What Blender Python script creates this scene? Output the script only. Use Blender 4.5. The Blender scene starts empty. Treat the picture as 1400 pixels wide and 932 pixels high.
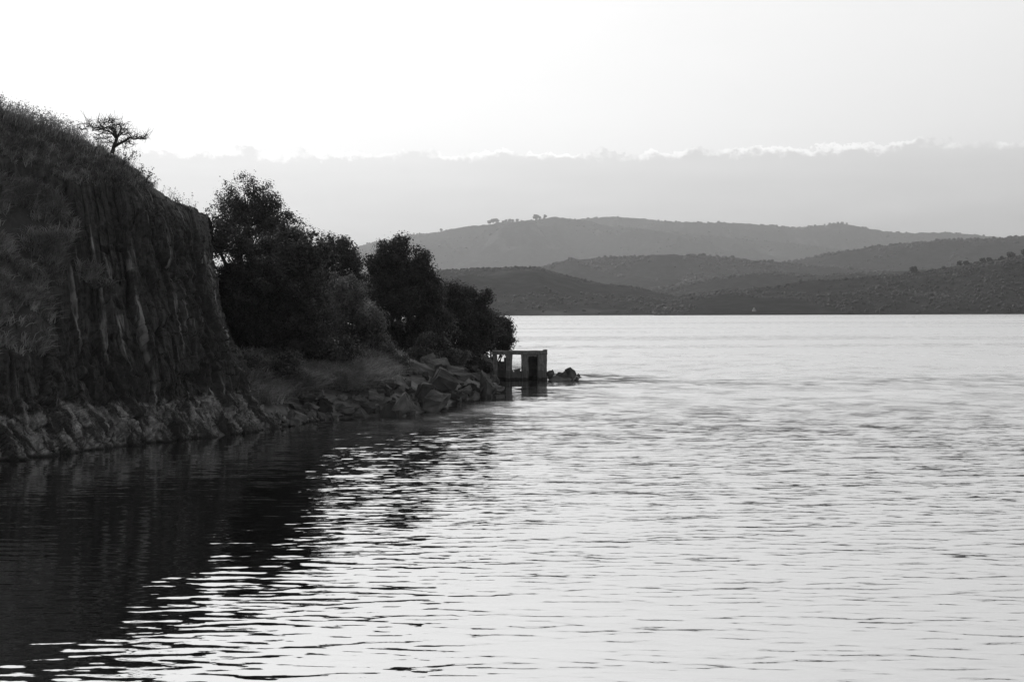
import bpy, math, random
import numpy as np
from mathutils import Matrix, Vector

# ------------------------------------------------------------------ camera
scene = bpy.context.scene
col = scene.collection
CAMH = 5.0
F_PX = 1944.0                    # focal length in photograph pixels (1400 wide)
HORIZON = 424.0
ROLL = math.radians(0.20)
cam_d = bpy.data.cameras.new('camera')
cam = bpy.data.objects.new('camera', cam_d)
col.objects.link(cam)
cam_d.sensor_width = 36.0
cam_d.lens = 36.0 * F_PX / 1400.0
cam_d.shift_y = (HORIZON - 466.0) / 1400.0
cam_d.clip_start = 0.1
cam_d.clip_end = 30000
cam.matrix_world = Matrix.Translation((0, 0, CAMH)) @ Matrix.Rotation(math.pi / 2, 4, 'X') @ Matrix.Rotation(-ROLL, 4, 'Z')
scene.camera = cam

# ------------------------------------------------------------------ sky, sun, exposure
SUN_ELEV = 30.0
SUN_AZ = -24.0                   # degrees from the view direction, negative = left
SKY_STRENGTH = 0.11
SUN_STRENGTH = 1.0
CLOUD_GAIN = 4.25
HAZE_DENSITY = 9.0e-5

scene.view_settings.view_transform = 'Standard'
scene.view_settings.look = 'None'
scene.view_settings.gamma = 1.0
scene.view_settings.exposure = 0.5
scene.view_settings.use_curve_mapping = False
scene.cycles.use_denoising = True
scene.cycles.max_bounces = 6
scene.cycles.diffuse_bounces = 2
scene.cycles.glossy_bounces = 3
scene.cycles.transmission_bounces = 2
scene.cycles.volume_bounces = 0
scene.cycles.use_adaptive_sampling = False
scene.cycles.denoising_prefilter = 'ACCURATE'
scene.cycles.denoising_input_passes = 'RGB_ALBEDO_NORMAL'
scene.cycles.transparent_max_bounces = 8

world = bpy.data.worlds.new('World')
scene.world = world
world.use_nodes = True


class NT:
    """small node-tree helper"""
    def __init__(self, tree):
        self.t = tree
        tree.nodes.clear()

    def n(self, kind, **kw):
        nd = self.t.nodes.new(kind)
        for k, v in kw.items():
            setattr(nd, k, v)
        return nd

    def link(self, a, b):
        self.t.links.new(a, b)

    def val(self, sock, v):
        if hasattr(v, 'is_linked') or hasattr(v, 'links'):
            self.link(v, sock)
        else:
            sock.default_value = v

    def math(self, op, a, b=None, c=None, clamp=False):
        m = self.n('ShaderNodeMath', operation=op)
        m.use_clamp = clamp
        self.val(m.inputs[0], a)
        if b is not None:
            self.val(m.inputs[1], b)
        if c is not None:
            self.val(m.inputs[2], c)
        return m.outputs[0]

    def smooth(self, x, lo, hi, a=0.0, b=1.0):
        m = self.n('ShaderNodeMapRange', interpolation_type='SMOOTHSTEP')
        self.val(m.inputs[0], x)
        for i, v in enumerate((lo, hi, a, b)):
            self.val(m.inputs[i + 1], v)
        return m.outputs[0]

    def noise(self, vec, scale, detail=4.0, rough=0.55, dist=0.0):
        m = self.n('ShaderNodeTexNoise')
        self.link(vec, m.inputs['Vector'])
        self.val(m.inputs['Scale'], scale)
        m.inputs['Detail'].default_value = detail
        m.inputs['Roughness'].default_value = rough
        m.inputs['Distortion'].default_value = dist
        return m.outputs['Fac']

    def scaled(self, vec, s):
        m = self.n('ShaderNodeVectorMath', operation='MULTIPLY')
        self.link(vec, m.inputs[0])
        m.inputs[1].default_value = s
        return m.outputs[0]

    def mix(self, f, a, b):
        m = self.n('ShaderNodeMix', data_type='FLOAT')
        self.val(m.inputs[0], f)
        self.val(m.inputs[2], a)
        self.val(m.inputs[3], b)
        return m.outputs[0]


w = NT(world.node_tree)
tc = w.n('ShaderNodeTexCoord')
sky = w.n('ShaderNodeTexSky', sky_type='NISHITA')
sky.sun_disc = False
sky.sun_elevation = math.radians(SUN_ELEV)
sky.sun_rotation = math.radians(SUN_AZ)
sky.altitude = 300
sky.air_density = 1.0
sky.dust_density = 8.0
sky.ozone_density = 1.0
bw = w.n('ShaderNodeRGBToBW')          # the photograph is black and white
w.link(sky.outputs[0], bw.inputs[0])
sep = w.n('ShaderNodeSeparateXYZ')
w.link(tc.outputs['Generated'], sep.inputs[0])
z = sep.outputs['Z']
# a bank of layer cloud low all round the horizon, ragged bright top edge
big = w.noise(w.scaled(tc.outputs['Generated'], (1, 1, 0.3)), 9.0, 3.0, 0.5)
puff = w.noise(w.scaled(tc.outputs['Generated'], (1, 1, 1.5)), 60.0, 8.0, 0.66)
edge = w.math('ADD', 0.1115, w.math('ADD', w.math('MULTIPLY', w.math('SUBTRACT', big, 0.5), 0.012),
                                   w.math('MULTIPLY', w.math('SUBTRACT', puff, 0.5), 0.025)))
e = w.math('SUBTRACT', edge, z)          # > 0 inside the cloud
incloud = w.smooth(e, -0.0004, 0.0007)
e2 = w.math('ADD', e, w.math('MULTIPLY', w.math('SUBTRACT', w.noise(tc.outputs['Generated'], 170.0, 4.0, 0.6), 0.5), 0.010))
rim = w.math('MULTIPLY', w.smooth(e, 0.0, 0.0005), w.smooth(e2, 0.0065, 0.0002))
patch = w.smooth(w.noise(tc.outputs['Generated'], 26.0, 5.0, 0.6), 0.36, 0.54)
rim = w.math('MULTIPLY', rim, patch)
streak = w.noise(w.scaled(tc.outputs['Generated'], (1, 1, 7.0)), 6.0, 6.0, 0.55)
body = w.math('ADD', w.smooth(e, 0.0, 0.09, 0.80, 0.70), w.math('MULTIPLY', w.math('SUBTRACT', streak, 0.5), 0.22))
dens = w.math('ADD', body, w.math('MULTIPLY', rim, 0.38))
thin = w.math('ADD', 1.0, w.math('MULTIPLY', w.math('SUBTRACT', w.noise(w.scaled(tc.outputs['Generated'], (1, 1, 4.0)), 3.0, 4.0, 0.5), 0.5), 0.10))
veil = w.math('DIVIDE', w.math('MULTIPLY', bw.outputs[0], 3.5), w.math('ADD', 1.0, w.math('MULTIPLY', bw.outputs[0], 0.42)))   # thin high veil evens out the glare round the sun
clear = w.math('MULTIPLY', veil, thin)
cloud = w.math('MULTIPLY', w.math('MULTIPLY', w.math('POWER', bw.outputs[0], 0.21), CLOUD_GAIN), dens)
lum = w.mix(incloud, clear, cloud)
bg = w.n('ShaderNodeBackground')
bg.inputs['Strength'].default_value = SKY_STRENGTH
w.link(lum, bg.inputs['Color'])
wo = w.n('ShaderNodeOutputWorld')
w.link(bg.outputs[0], wo.inputs[0])

sun_d = bpy.data.lights.new('sun', 'SUN')
sun_d.energy = SUN_STRENGTH
sun_d.angle = math.radians(10.0)
sun_d.color = (1, 1, 1)
sun = bpy.data.objects.new('sun', sun_d)
col.objects.link(sun)
az, el = math.radians(SUN_AZ), math.radians(SUN_ELEV)
sun_dir = Vector((math.sin(az) * math.cos(el), math.cos(az) * math.cos(el), math.sin(el)))
sun.rotation_euler = sun_dir.to_track_quat('Z', 'Y').to_euler()
sun.location = sun_dir * 60

# ------------------------------------------------------------------ helpers
rng = np.random.default_rng(7)
random.seed(7)
CR, SR = math.cos(ROLL), math.sin(ROLL)


def ab(px, py):
    """photograph pixel -> world slopes X/Y and (Z-CAMH)/Y"""
    u, v = px - 700.0, HORIZON - py
    return (u * CR + v * SR) / F_PX, (-u * SR + v * CR) / F_PX


def P(px, py, Y):
    a, b = ab(px, py)
    return np.array((a * Y, Y, CAMH + b * Y))


def WL(px, py):
    """the point of the water surface seen at a pixel"""
    a, b = ab(px, py)
    Y = -CAMH / b
    return np.array((a * Y, Y, 0.0))


def pix(X, Y, Z):
    a, b = X / Y, (Z - CAMH) / Y
    return 700 + F_PX * (a * CR - b * SR), HORIZON - F_PX * (a * SR + b * CR)


def hash3(i, j, k):
    h = (i * 374761393 + j * 668265263 + k * 2147483647 + 1013904223) & 0xFFFFFFFF
    h = ((h ^ (h >> 13)) * 1274126177) & 0xFFFFFFFF
    h = ((h ^ (h >> 16)) * 2246822519) & 0xFFFFFFFF
    return ((h ^ (h >> 15)) & 0xFFFFFF) / float(0xFFFFFF)


def vnoise(x, y, zz=None, seed=0):
    """value noise -1..1"""
    x = np.asarray(x, float); y = np.asarray(y, float)
    zz = np.zeros_like(x + y) if zz is None else np.asarray(zz, float)
    x, y, zz = np.broadcast_arrays(x, y, zz)
    xi, yi, zi = (np.floor(a).astype(np.int64) for a in (x, y, zz))
    fx, fy, fz = x - xi, y - yi, zz - zi
    fx, fy, fz = (f * f * f * (f * (f * 6 - 15) + 10) for f in (fx, fy, fz))
    zi = zi + seed * 1013
    r = 0
    for dx in (0, 1):
        for dy in (0, 1):
            for dz in (0, 1):
                wgt = (fx if dx else 1 - fx) * (fy if dy else 1 - fy) * (fz if dz else 1 - fz)
                r = r + wgt * hash3(xi + dx, yi + dy, zi + dz)
    return r * 2 - 1


def fbm(x, y, zz=None, octv=4, seed=0, gain=0.5):
    r, a, f = 0, 1.0, 1.0
    for o in range(octv):
        r = r + a * vnoise(np.asarray(x) * f, np.asarray(y) * f, None if zz is None else np.asarray(zz) * f, seed + o * 17)
        a *= gain
        f *= 2.03
    return r


def sstep(x, lo, hi):
    t = np.clip((np.asarray(x, float) - lo) / (hi - lo), 0, 1)
    return t * t * (3 - 2 * t)


def make_mesh(name, V, faces, smooth=False, attrs=None, uv=None):
    """V (n,3); faces: list of integer arrays (m,k)"""
    me = bpy.data.meshes.new(name)
    V = np.ascontiguousarray(V, dtype=np.float32)
    me.vertices.add(len(V))
    me.vertices.foreach_set('co', V.ravel())
    faces = [np.asarray(f, dtype=np.int32) for f in faces if len(f)]
    loops = np.concatenate([f.ravel() for f in faces])
    counts = np.concatenate([np.full(len(f), f.shape[1], np.int32) for f in faces])
    starts = np.concatenate(([0], np.cumsum(counts)[:-1])).astype(np.int32)
    me.loops.add(len(loops))
    me.loops.foreach_set('vertex_index', loops)
    me.polygons.add(len(counts))
    me.polygons.foreach_set('loop_start', starts)
    me.polygons.foreach_set('use_smooth', np.full(len(counts), smooth, dtype=bool))
    me.update(calc_edges=True)
    for k, v in (attrs or {}).items():
        a = me.attributes.new(k, 'FLOAT', 'POINT')
        a.data.foreach_set('value', np.ascontiguousarray(v, dtype=np.float32))
    if uv is not None:
        l = me.uv_layers.new(name='UVMap')
        l.data.foreach_set('uv', np.ascontiguousarray(uv[loops], dtype=np.float32).ravel())
    return me


def grid_faces(nu, nv):
    i, j = np.meshgrid(np.arange(nu - 1), np.arange(nv - 1), indexing='ij')
    a = (i * nv + j).ravel()
    return np.stack((a, a + nv, a + nv + 1, a + 1), 1)


def link(name, me, mat=None, parent=None, label=None, category=None, group=None, kind=None):
    o = bpy.data.objects.new(name, me)
    col.objects.link(o)
    if mat is not None and me is not None and not me.materials:
        me.materials.append(mat)
    if parent is not None:
        o.parent = parent
    for k, v in (('label', label), ('category', category), ('group', group), ('kind', kind)):
        if v:
            o[k] = v
    return o


def empty(name, loc, label, category, group=None):
    o = link(name, None, label=label, category=category, group=group)
    o.location = loc
    o.empty_display_size = 0.3
    return o


class Acc:
    """collects vertices and faces of one mesh"""
    def __init__(self):
        self.v, self.q, self.t, self.tone, self.n = [], [], [], [], 0

    def add(self, V, quads=None, tris=None, tone=None):
        V = np.asarray(V, float).reshape(-1, 3)
        if quads is not None:
            self.q.append(np.asarray(quads).reshape(-1, 4) + self.n)
        if tris is not None:
            self.t.append(np.asarray(tris).reshape(-1, 3) + self.n)
        self.v.append(V)
        self.tone.append(np.full(len(V), 0.5) if tone is None else np.broadcast_to(tone, (len(V),)))
        self.n += len(V)

    def mesh(self, name, smooth=False, origin=(0, 0, 0)):
        f = []
        if self.q:
            f.append(np.concatenate(self.q))
        if self.t:
            f.append(np.concatenate(self.t))
        return make_mesh(name, np.concatenate(self.v) - np.asarray(origin), f, smooth, {'tone': np.concatenate(self.tone)})


def tube(acc, pts, radii, sides=5):
    pts = np.asarray(pts, float)
    n = len(pts)
    d = np.gradient(pts, axis=0)
    d /= np.linalg.norm(d, axis=1)[:, None] + 1e-9
    up = np.where(np.abs(d[:, 2:3]) > 0.9, [[1.0, 0, 0]], [[0, 0, 1.0]])
    s = np.cross(d, up)
    s /= np.linalg.norm(s, axis=1)[:, None] + 1e-9
    t = np.cross(s, d)
    ang = np.arange(sides) * 2 * math.pi / sides
    ring = pts[:, None, :] + np.asarray(radii)[:, None, None] * (s[:, None, :] * np.cos(ang)[None, :, None] + t[:, None, :] * np.sin(ang)[None, :, None])
    i, j = np.meshgrid(np.arange(n - 1), np.arange(sides), indexing='ij')
    a = (i * sides + j).ravel()
    b = (i * sides + (j + 1) % sides).ravel()
    q = np.stack((a, b, b + sides, a + sides), 1)
    acc.add(ring.reshape(-1, 3), quads=q)


# ------------------------------------------------------------------ materials (all neutral grey: the photograph is black and white)
def mat_new(name):
    m = bpy.data.materials.new(name)
    m.use_nodes = True
    t = NT(m.node_tree)
    out = t.n('ShaderNodeOutputMaterial')
    p = t.n('ShaderNodeBsdfPrincipled')
    t.link(p.outputs[0], out.inputs['Surface'])
    p.inputs['Specular IOR Level'].default_value = 0.25
    p.inputs['Roughness'].default_value = 0.85
    return m, t, p, out


def leaf_material(name, dark, light, transl=0.25):
    m, t, p, out = mat_new(name)
    at = t.n('ShaderNodeAttribute', attribute_name='tone')
    geo = t.n('ShaderNodeTexCoord')
    patch = t.noise(geo.outputs['Object'], 0.9, 2.0)
    f = t.math('POWER', t.math('ADD', t.math('MULTIPLY', at.outputs['Fac'], 0.75), t.math('MULTIPLY', t.smooth(patch, 0.35, 0.65), 0.25), clamp=True), 1.6)
    c = t.mix(f, dark, light)
    t.link(c, p.inputs['Base Color'])
    p.inputs['Roughness'].default_value = 0.6
    tr = t.n('ShaderNodeBsdfTranslucent')
    t.link(c, tr.inputs['Color'])
    mx = t.n('ShaderNodeMixShader')
    mx.inputs[0].default_value = transl
    t.link(p.outputs[0], mx.inputs[1])
    t.link(tr.outputs[0], mx.inputs[2])
    t.link(mx.outputs[0], out.inputs['Surface'])
    return m


def plain_material(name, lo, hi, scale=3.0, bump=0.3, dist=0.05, rough=0.85, detail=6.0, stretch=(1, 1, 1)):
    m, t, p, out = mat_new(name)
    g = t.n('ShaderNodeTexCoord')
    v = t.scaled(g.outputs['Object'], stretch)
    n = t.noise(v, scale, detail, 0.6)
    c = t.mix(t.smooth(n, 0.3, 0.7), lo, hi)
    t.link(c, p.inputs['Base Color'])
    p.inputs['Roughness'].default_value = rough
    b = t.n('ShaderNodeBump')
    b.inputs['Strength'].default_value = bump
    b.inputs['Distance'].default_value = dist
    t.link(t.noise(v, scale * 3.1, 6.0, 0.65), b.inputs['Height'])
    t.link(b.outputs[0], p.inputs['Normal'])
    return m


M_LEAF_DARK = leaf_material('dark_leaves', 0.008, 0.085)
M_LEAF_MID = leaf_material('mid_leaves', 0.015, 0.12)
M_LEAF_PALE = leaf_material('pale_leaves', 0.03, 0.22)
M_GRASS = leaf_material('dry_grass', 0.07, 0.42, 0.3)
M_GRASS_DARK = leaf_material('coarse_grass', 0.03, 0.20, 0.3)
M_PLUME = leaf_material('grass_plumes', 0.25, 0.4, 0.3)
M_BARK = plain_material('bark', 0.02, 0.05, 6.0, 0.5, 0.03)
M_CONCRETE, t, p, out = mat_new('weathered_concrete')
geo = t.n('ShaderNodeNewGeometry')
sx = t.n('ShaderNodeSeparateXYZ')
t.link(geo.outputs['Position'], sx.inputs[0])
fine = t.noise(geo.outputs['Position'], 4.0, 8.0, 0.65)
runs = t.noise(t.scaled(geo.outputs['Position'], (7.0, 7.0, 0.7)), 1.0, 4.0, 0.6)
c = t.mix(t.smooth(fine, 0.3, 0.7), 0.08, 0.155)
c = t.mix(t.math('MULTIPLY', t.smooth(runs, 0.5, 0.68), 0.75), c, 0.028)
tide = t.math('ADD', sx.outputs['Z'], t.math('MULTIPLY', t.math('SUBTRACT', fine, 0.5), 0.35))
c = t.mix(t.smooth(tide, 0.75, 0.68), c, t.mix(fine, 0.05, 0.10))
c = t.mix(t.smooth(tide, 0.22, 0.12), c, 0.02)
t.link(c, p.inputs['Base Color'])
b = t.n('ShaderNodeBump')
b.inputs['Strength'].default_value = 0.6
b.inputs['Distance'].default_value = 0.03
t.link(fine, b.inputs['Height'])
t.link(b.outputs[0], p.inputs['Normal'])
M_BOULDER = plain_material('boulder_rock', 0.028, 0.085, 1.3, 0.7, 0.06, stretch=(1, 1, 1.5))
_nt = M_BOULDER.node_tree
_pb = next(n for n in _nt.nodes if n.type == 'BSDF_PRINCIPLED')
_src = _pb.inputs['Base Color'].links[0].from_socket
_oi = _nt.nodes.new('ShaderNodeObjectInfo')                          # stones differ in tone from one to the next
_mr = _nt.nodes.new('ShaderNodeMapRange')
_mr.inputs[3].default_value, _mr.inputs[4].default_value = 0.45, 1.7
_nt.links.new(_oi.outputs['Random'], _mr.inputs[0])
_mu = _nt.nodes.new('ShaderNodeMath')
_mu.operation = 'MULTIPLY'
_nt.links.new(_src, _mu.inputs[0])
_nt.links.new(_mr.outputs[0], _mu.inputs[1])
_nt.links.new(_mu.outputs[0], _pb.inputs['Base Color'])
M_PALEWALL = plain_material('pale_plaster', 0.25, 0.35, 1.0, 0.1)
M_PALEROOF = plain_material('pale_roof', 0.2, 0.3, 1.0, 0.1)

# rock of the cliff: streaks follow the tilted strata through the UV map
M_CLIFF, t, p, out = mat_new('cliff_rock')
uvn = t.n('ShaderNodeUVMap')
tcn = t.n('ShaderNodeTexCoord')
geo = t.n('ShaderNodeNewGeometry')
sx = t.n('ShaderNodeSeparateXYZ')
t.link(tcn.outputs['Object'], sx.inputs[0])
st = t.noise(t.scaled(uvn.outputs[0], (95, 3.0, 1)), 1.0, 6.0, 0.62, 0.35)
st2 = t.noise(t.scaled(uvn.outputs[0], (150, 9.0, 1)), 1.0, 4.0, 0.6, 0.3)
fine = t.noise(tcn.outputs['Object'], 5.0, 8.0, 0.65)
blot = t.noise(tcn.outputs['Object'], 0.55, 4.0, 0.55)
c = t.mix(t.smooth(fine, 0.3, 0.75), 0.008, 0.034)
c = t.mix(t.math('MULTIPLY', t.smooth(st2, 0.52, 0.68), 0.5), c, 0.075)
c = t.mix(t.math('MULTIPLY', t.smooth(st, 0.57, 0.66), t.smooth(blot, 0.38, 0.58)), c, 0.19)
# bleached band left by changing water levels
wob = t.noise(t.scaled(tcn.outputs['Object'], (0.9, 0.9, 0.3)), 1.0, 5.0, 0.6)
lvl = t.math('SUBTRACT', sx.outputs['Z'], t.math('MULTIPLY', t.math('SUBTRACT', wob, 0.5), 1.4))
band = t.smooth(lvl, 1.65, 1.45)
pale = t.mix(t.smooth(fine, 0.35, 0.7), 0.10, 0.26)
su = t.n('ShaderNodeSeparateXYZ')
t.link(uvn.outputs[0], su.inputs[0])
cv = t.n('ShaderNodeCombineXYZ')                                    # along and across the leaning slabs of the foot
t.link(t.math('ADD', t.math('MULTIPLY', su.outputs['X'], 34.0), t.math('MULTIPLY', sx.outputs['Z'], 0.45)), cv.inputs[0])
t.link(t.math('SUBTRACT', t.math('MULTIPLY', sx.outputs['Z'], 0.75), t.math('MULTIPLY', su.outputs['X'], 14.0)), cv.inputs[1])
lean = t.noise(t.scaled(cv.outputs[0], (1.9, 0.65, 1)), 1.0, 7.0, 0.68, 0.5)
pale = t.mix(t.smooth(lean, 0.44, 0.56), 0.03, pale)
c = t.mix(band, c, pale)
wet = t.smooth(sx.outputs['Z'], 0.16, 0.02)
c = t.mix(wet, c, 0.02)
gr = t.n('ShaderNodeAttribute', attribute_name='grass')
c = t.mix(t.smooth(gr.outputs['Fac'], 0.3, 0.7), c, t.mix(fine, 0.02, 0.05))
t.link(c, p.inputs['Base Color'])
b = t.n('ShaderNodeBump')
b.inputs['Strength'].default_value = 0.8
b.inputs['Distance'].default_value = 0.10
t.link(t.math('ADD', t.math('MULTIPLY', st2, 0.8), fine), b.inputs['Height'])
t.link(b.outputs[0], p.inputs['Normal'])

# earth and rubble of the bank
M_BANK = plain_material('bank_earth', 0.03, 0.13, 0.9, 0.8, 0.08)

# water
M_WATER, t, p, out = mat_new('lake_water')
p.inputs['Base Color'].default_value = (0.004, 0.004, 0.004, 1)
p.inputs['Roughness'].default_value = 0.02
p.inputs['IOR'].default_value = 1.5
p.inputs['Specular IOR Level'].default_value = 0.5
tcn = t.n('ShaderNodeTexCoord')
def ripple(scale, detail):
    m = t.n('ShaderNodeTexNoise')
    t.link(t.scaled(tcn.outputs['Object'], scale), m.inputs['Vector'])
    m.inputs['Scale'].default_value = 1.0
    m.inputs['Detail'].default_value = detail
    v = t.n('ShaderNodeVectorMath', operation='SUBTRACT')
    t.link(m.outputs['Color'], v.inputs[0])
    v.inputs[1].default_value = (0.5, 0.5, 0.5)
    return v.outputs[0]


def vscale(v, f):
    m = t.n('ShaderNodeVectorMath', operation='SCALE')
    t.link(v, m.inputs[0])
    t.val(m.inputs['Scale'], f)
    return m.outputs[0]


def vadd(u, v):
    m = t.n('ShaderNodeVectorMath', operation='ADD')
    t.link(u, m.inputs[0])
    t.link(v, m.inputs[1])
    return m.outputs[0]


gust = t.noise(t.scaled(tcn.outputs['Object'], (0.004, 0.022, 1)), 1.0, 3.0, 0.5)
calm = t.n('ShaderNodeAttribute', attribute_name='calm')
far = t.n('ShaderNodeAttribute', attribute_name='far')
amp = t.math('MULTIPLY', t.smooth(gust, 0.38, 0.62, 0.7, 1.25), t.math('SUBTRACT', 1.0, t.math('MULTIPLY', calm.outputs['Fac'], 0.7)))
near_w = t.math('SUBTRACT', 1.0, t.math('MULTIPLY', t.n('ShaderNodeAttribute', attribute_name='unresolved').outputs['Fac'], 0.8))
slope = vadd(vscale(ripple((0.8, 2.6, 1), 2.0), t.math('MULTIPLY', far.outputs['Fac'], 0.34)), vscale(ripple((2.6, 8.0, 1), 3.0), 0.34))
slope = vscale(slope, near_w)
unf = t.n('ShaderNodeAttribute', attribute_name='unresolved').outputs['Fac']
slope = vadd(slope, vscale(ripple((0.75, 0.55, 1), 2.0), t.math('MULTIPLY', unf, 0.42)))
slope = vadd(slope, vscale(ripple((0.16, 0.14, 1), 2.0), t.math('MULTIPLY', unf, 0.22)))
slope = t.scaled(vscale(slope, amp), (0.55, 1.0, 0.0))
# waves too small and far to resolve become roughness of the sheet, stronger in the gusts
unr = t.n('ShaderNodeAttribute', attribute_name='unresolved')
rough = t.math('ADD', 0.02, t.math('MULTIPLY', unr.outputs['Fac'], t.math('MULTIPLY', t.smooth(gust, 0.40, 0.60, 0.20, 0.36), t.smooth(t.noise(t.scaled(tcn.outputs['Object'], (0.35, 0.22, 1)), 1.0, 4.0, 0.6), 0.3, 0.7, 0.7, 1.3))))
rough = t.math('MULTIPLY', rough, t.math('SUBTRACT', 1.0, t.math('MULTIPLY', calm.outputs['Fac'], 0.85)))
t.link(rough, p.inputs['Roughness'])
gn = t.n('ShaderNodeNewGeometry')
nrm = t.n('ShaderNodeVectorMath', operation='NORMALIZE')
t.link(vadd(gn.outputs['Normal'], slope), nrm.inputs[0])
t.link(nrm.outputs[0], p.inputs['Normal'])
gl = t.n('ShaderNodeBsdfGlossy')
gl.inputs['Color'].default_value = (0.92, 0.92, 0.92, 1)
t.link(rough, gl.inputs['Roughness'])
t.link(nrm.outputs[0], gl.inputs['Normal'])
mx = t.n('ShaderNodeMixShader')
mx.inputs[0].default_value = 0.70
t.link(p.outputs[0], mx.inputs[1])
t.link(gl.outputs[0], mx.inputs[2])
t.link(mx.outputs[0], out.inputs['Surface'])

# wooded far hills
M_HILL, t, p, out = mat_new('hill_cover')
tcn = t.n('ShaderNodeTexCoord')
n1 = t.noise(tcn.outputs['Object'], 0.006, 5.0, 0.6)
n2 = t.noise(tcn.outputs['Object'], 0.06, 4.0, 0.65)
c = t.mix(t.smooth(n2, 0.35, 0.7), 0.018, 0.040)
c = t.mix(t.math('MULTIPLY', t.smooth(n1, 0.58, 0.70), 0.7), c, 0.10)
t.link(c, p.inputs['Base Color'])
p.inputs['Roughness'].default_value = 1.0
p.inputs['Specular IOR Level'].default_value = 0.0
M_SCRUB = leaf_material('hill_scrub_leaves', 0.006, 0.017, 0.1)
# ------------------------------------------------------------------ the lake
WAVES = []
for i in range(84):
    lam = 0.14 * (4.6 ** rng.random()) if i < 70 else 1.0 + 2.0 * rng.random()      # wavelengths 0.14 .. 0.64 m, and a few longer
    th = math.radians(rng.normal(0, 15) + 3)
    slope = 0.0140 if lam < 0.95 else 0.005
    k = 2 * math.pi / lam
    WAVES.append((k * math.sin(th), k * math.cos(th), slope / k, rng.random() * 6.283, lam))

shore_px = [(-400, 700), (-120, 650), (0, 631), (80, 622), (150, 611), (210, 605), (270, 599), (320, 593), (350, 589), (385, 584),
            (420, 577), (450, 573), (500, 569), (555, 567), (600, 559), (622, 549), (670, 541), (670, 524), (676, 516.5), (712, 516.3), (745, 516.5), (750, 519.3), (780, 519), (791, 517.5)]
SHORE = np.array([WL(*q)[:2] for q in shore_px])
back = [(5.3, 105.5), (4.2, 107.5), (0.5, 110), (-3, 117), (-6, 140), (-10, 170), (-90, 170), (-90, 30)]
LAND = np.concatenate((SHORE, np.array(back)))


def shore_dist(X, Y):
    """signed distance to the shoreline, positive on land"""
    X = np.asarray(X, float); Y = np.asarray(Y, float)
    best = np.full(X.shape, 1e9)
    inside = np.zeros(X.shape, bool)
    n = len(LAND)
    for i in range(n):
        (x0, y0), (x1, y1) = LAND[i], LAND[(i + 1) % n]
        dx, dy = x1 - x0, y1 - y0
        tt = np.clip(((X - x0) * dx + (Y - y0) * dy) / (dx * dx + dy * dy + 1e-9), 0, 1)
        best = np.minimum(best, np.hypot(X - x0 - tt * dx, Y - y0 - tt * dy))
        cond = ((y0 > Y) != (y1 > Y)) & (X < (x1 - x0) * (Y - y0) / (y1 - y0 + 1e-12) + x0)
        inside ^= cond
    return np.where(inside, best, -best)


rows = [13.0]
while rows[-1] < 60:
    rows.append(rows[-1] * 1.0021)
while rows[-1] < 130:
    rows.append(rows[-1] * 1.004)
while rows[-1] < 9000:
    rows.append(rows[-1] * 1.035)
rows = np.array(rows)
angs = np.radians(np.concatenate((np.arange(-75, -27, 3.0), np.arange(-27, 27.01, 0.18), np.arange(30, 76, 3.0))))
R, A = np.meshgrid(rows, angs, indexing='ij')
X, Y = R * np.sin(A), R * np.cos(A)
Z = np.zeros_like(X)
spacing = R * np.where(R < 60, 0.0022, 0.004)
sd = shore_dist(X, Y)
# the water lies sheltered and smooth under the cliff and round the ruin, rougher in the open
lee = ((X + 8.8) * 36.0 + (Y - 55.0) * 6.35) / 36.56      # metres outside the wind shadow of the cliff corner
lee = lee + 0.5 * fbm(X * 0.5, Y * 0.3, octv=3, seed=6)
shelter = np.maximum(sstep(-sd, 8.0, 40.0), sstep(lee, -0.8, 1.2) * sstep(-sd, 0.0, np.where(Y > 78, 9.0, 2.5)))
gusts = 0.85 + 0.20 * fbm(X * 0.03, Y * 0.09, octv=3, seed=5)
corner = sstep(lee, -0.5, 1.5) * np.exp(-((X + 4) ** 2 + (Y - 58) ** 2) / 14.0 ** 2)      # wind funnelled round the corner
amp = gusts * (0.34 + 0.62 * shelter + 0.55 * corner)
for kx, ky, a, ph, lam in WAVES:
    fade = sstep(lam / spacing, 2.6, 6.0) * (np.abs(A) < 0.48)
    Z += a * fade * np.sin(kx * X + ky * Y + ph)
Z *= amp * (1 - 0.8 * sstep(np.log(R), math.log(42), math.log(105)))
me = make_mesh('lake', np.stack((X, Y, Z), 2).reshape(-1, 3), [grid_faces(*X.shape)[:, ::-1]], True,
               {'calm': (1 - shelter).ravel(), 'far': (0.75 + 0.25 * sstep(R, 35, 120)).ravel(), 'unresolved': sstep(np.log(R), math.log(38), math.log(150)).ravel()})
link('lake', me, M_WATER, label='rippled pale lake reaching to the far hills', kind='structure')

# ------------------------------------------------------------------ far hills
def crom(pts, n):
    """Catmull-Rom resampling of control points along axis 0 (numpy, any trailing shape)"""
    pts = np.asarray(pts, float)
    m = len(pts)
    u = np.linspace(0, m - 1 - 1e-9, n)
    i = np.floor(u).astype(int)
    f = (u - i).reshape((-1,) + (1,) * (pts.ndim - 1))
    g = lambda k: pts[np.clip(k, 0, m - 1)]
    p0, p1, p2, p3 = g(i - 1), g(i), g(i + 1), g(i + 2)
    return 0.5 * (2 * p1 + (p2 - p0) * f + (2 * p0 - 5 * p1 + 4 * p2 - p3) * f ** 2 + (3 * p1 - p0 - 3 * p2 + p3) * f ** 3)


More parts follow.
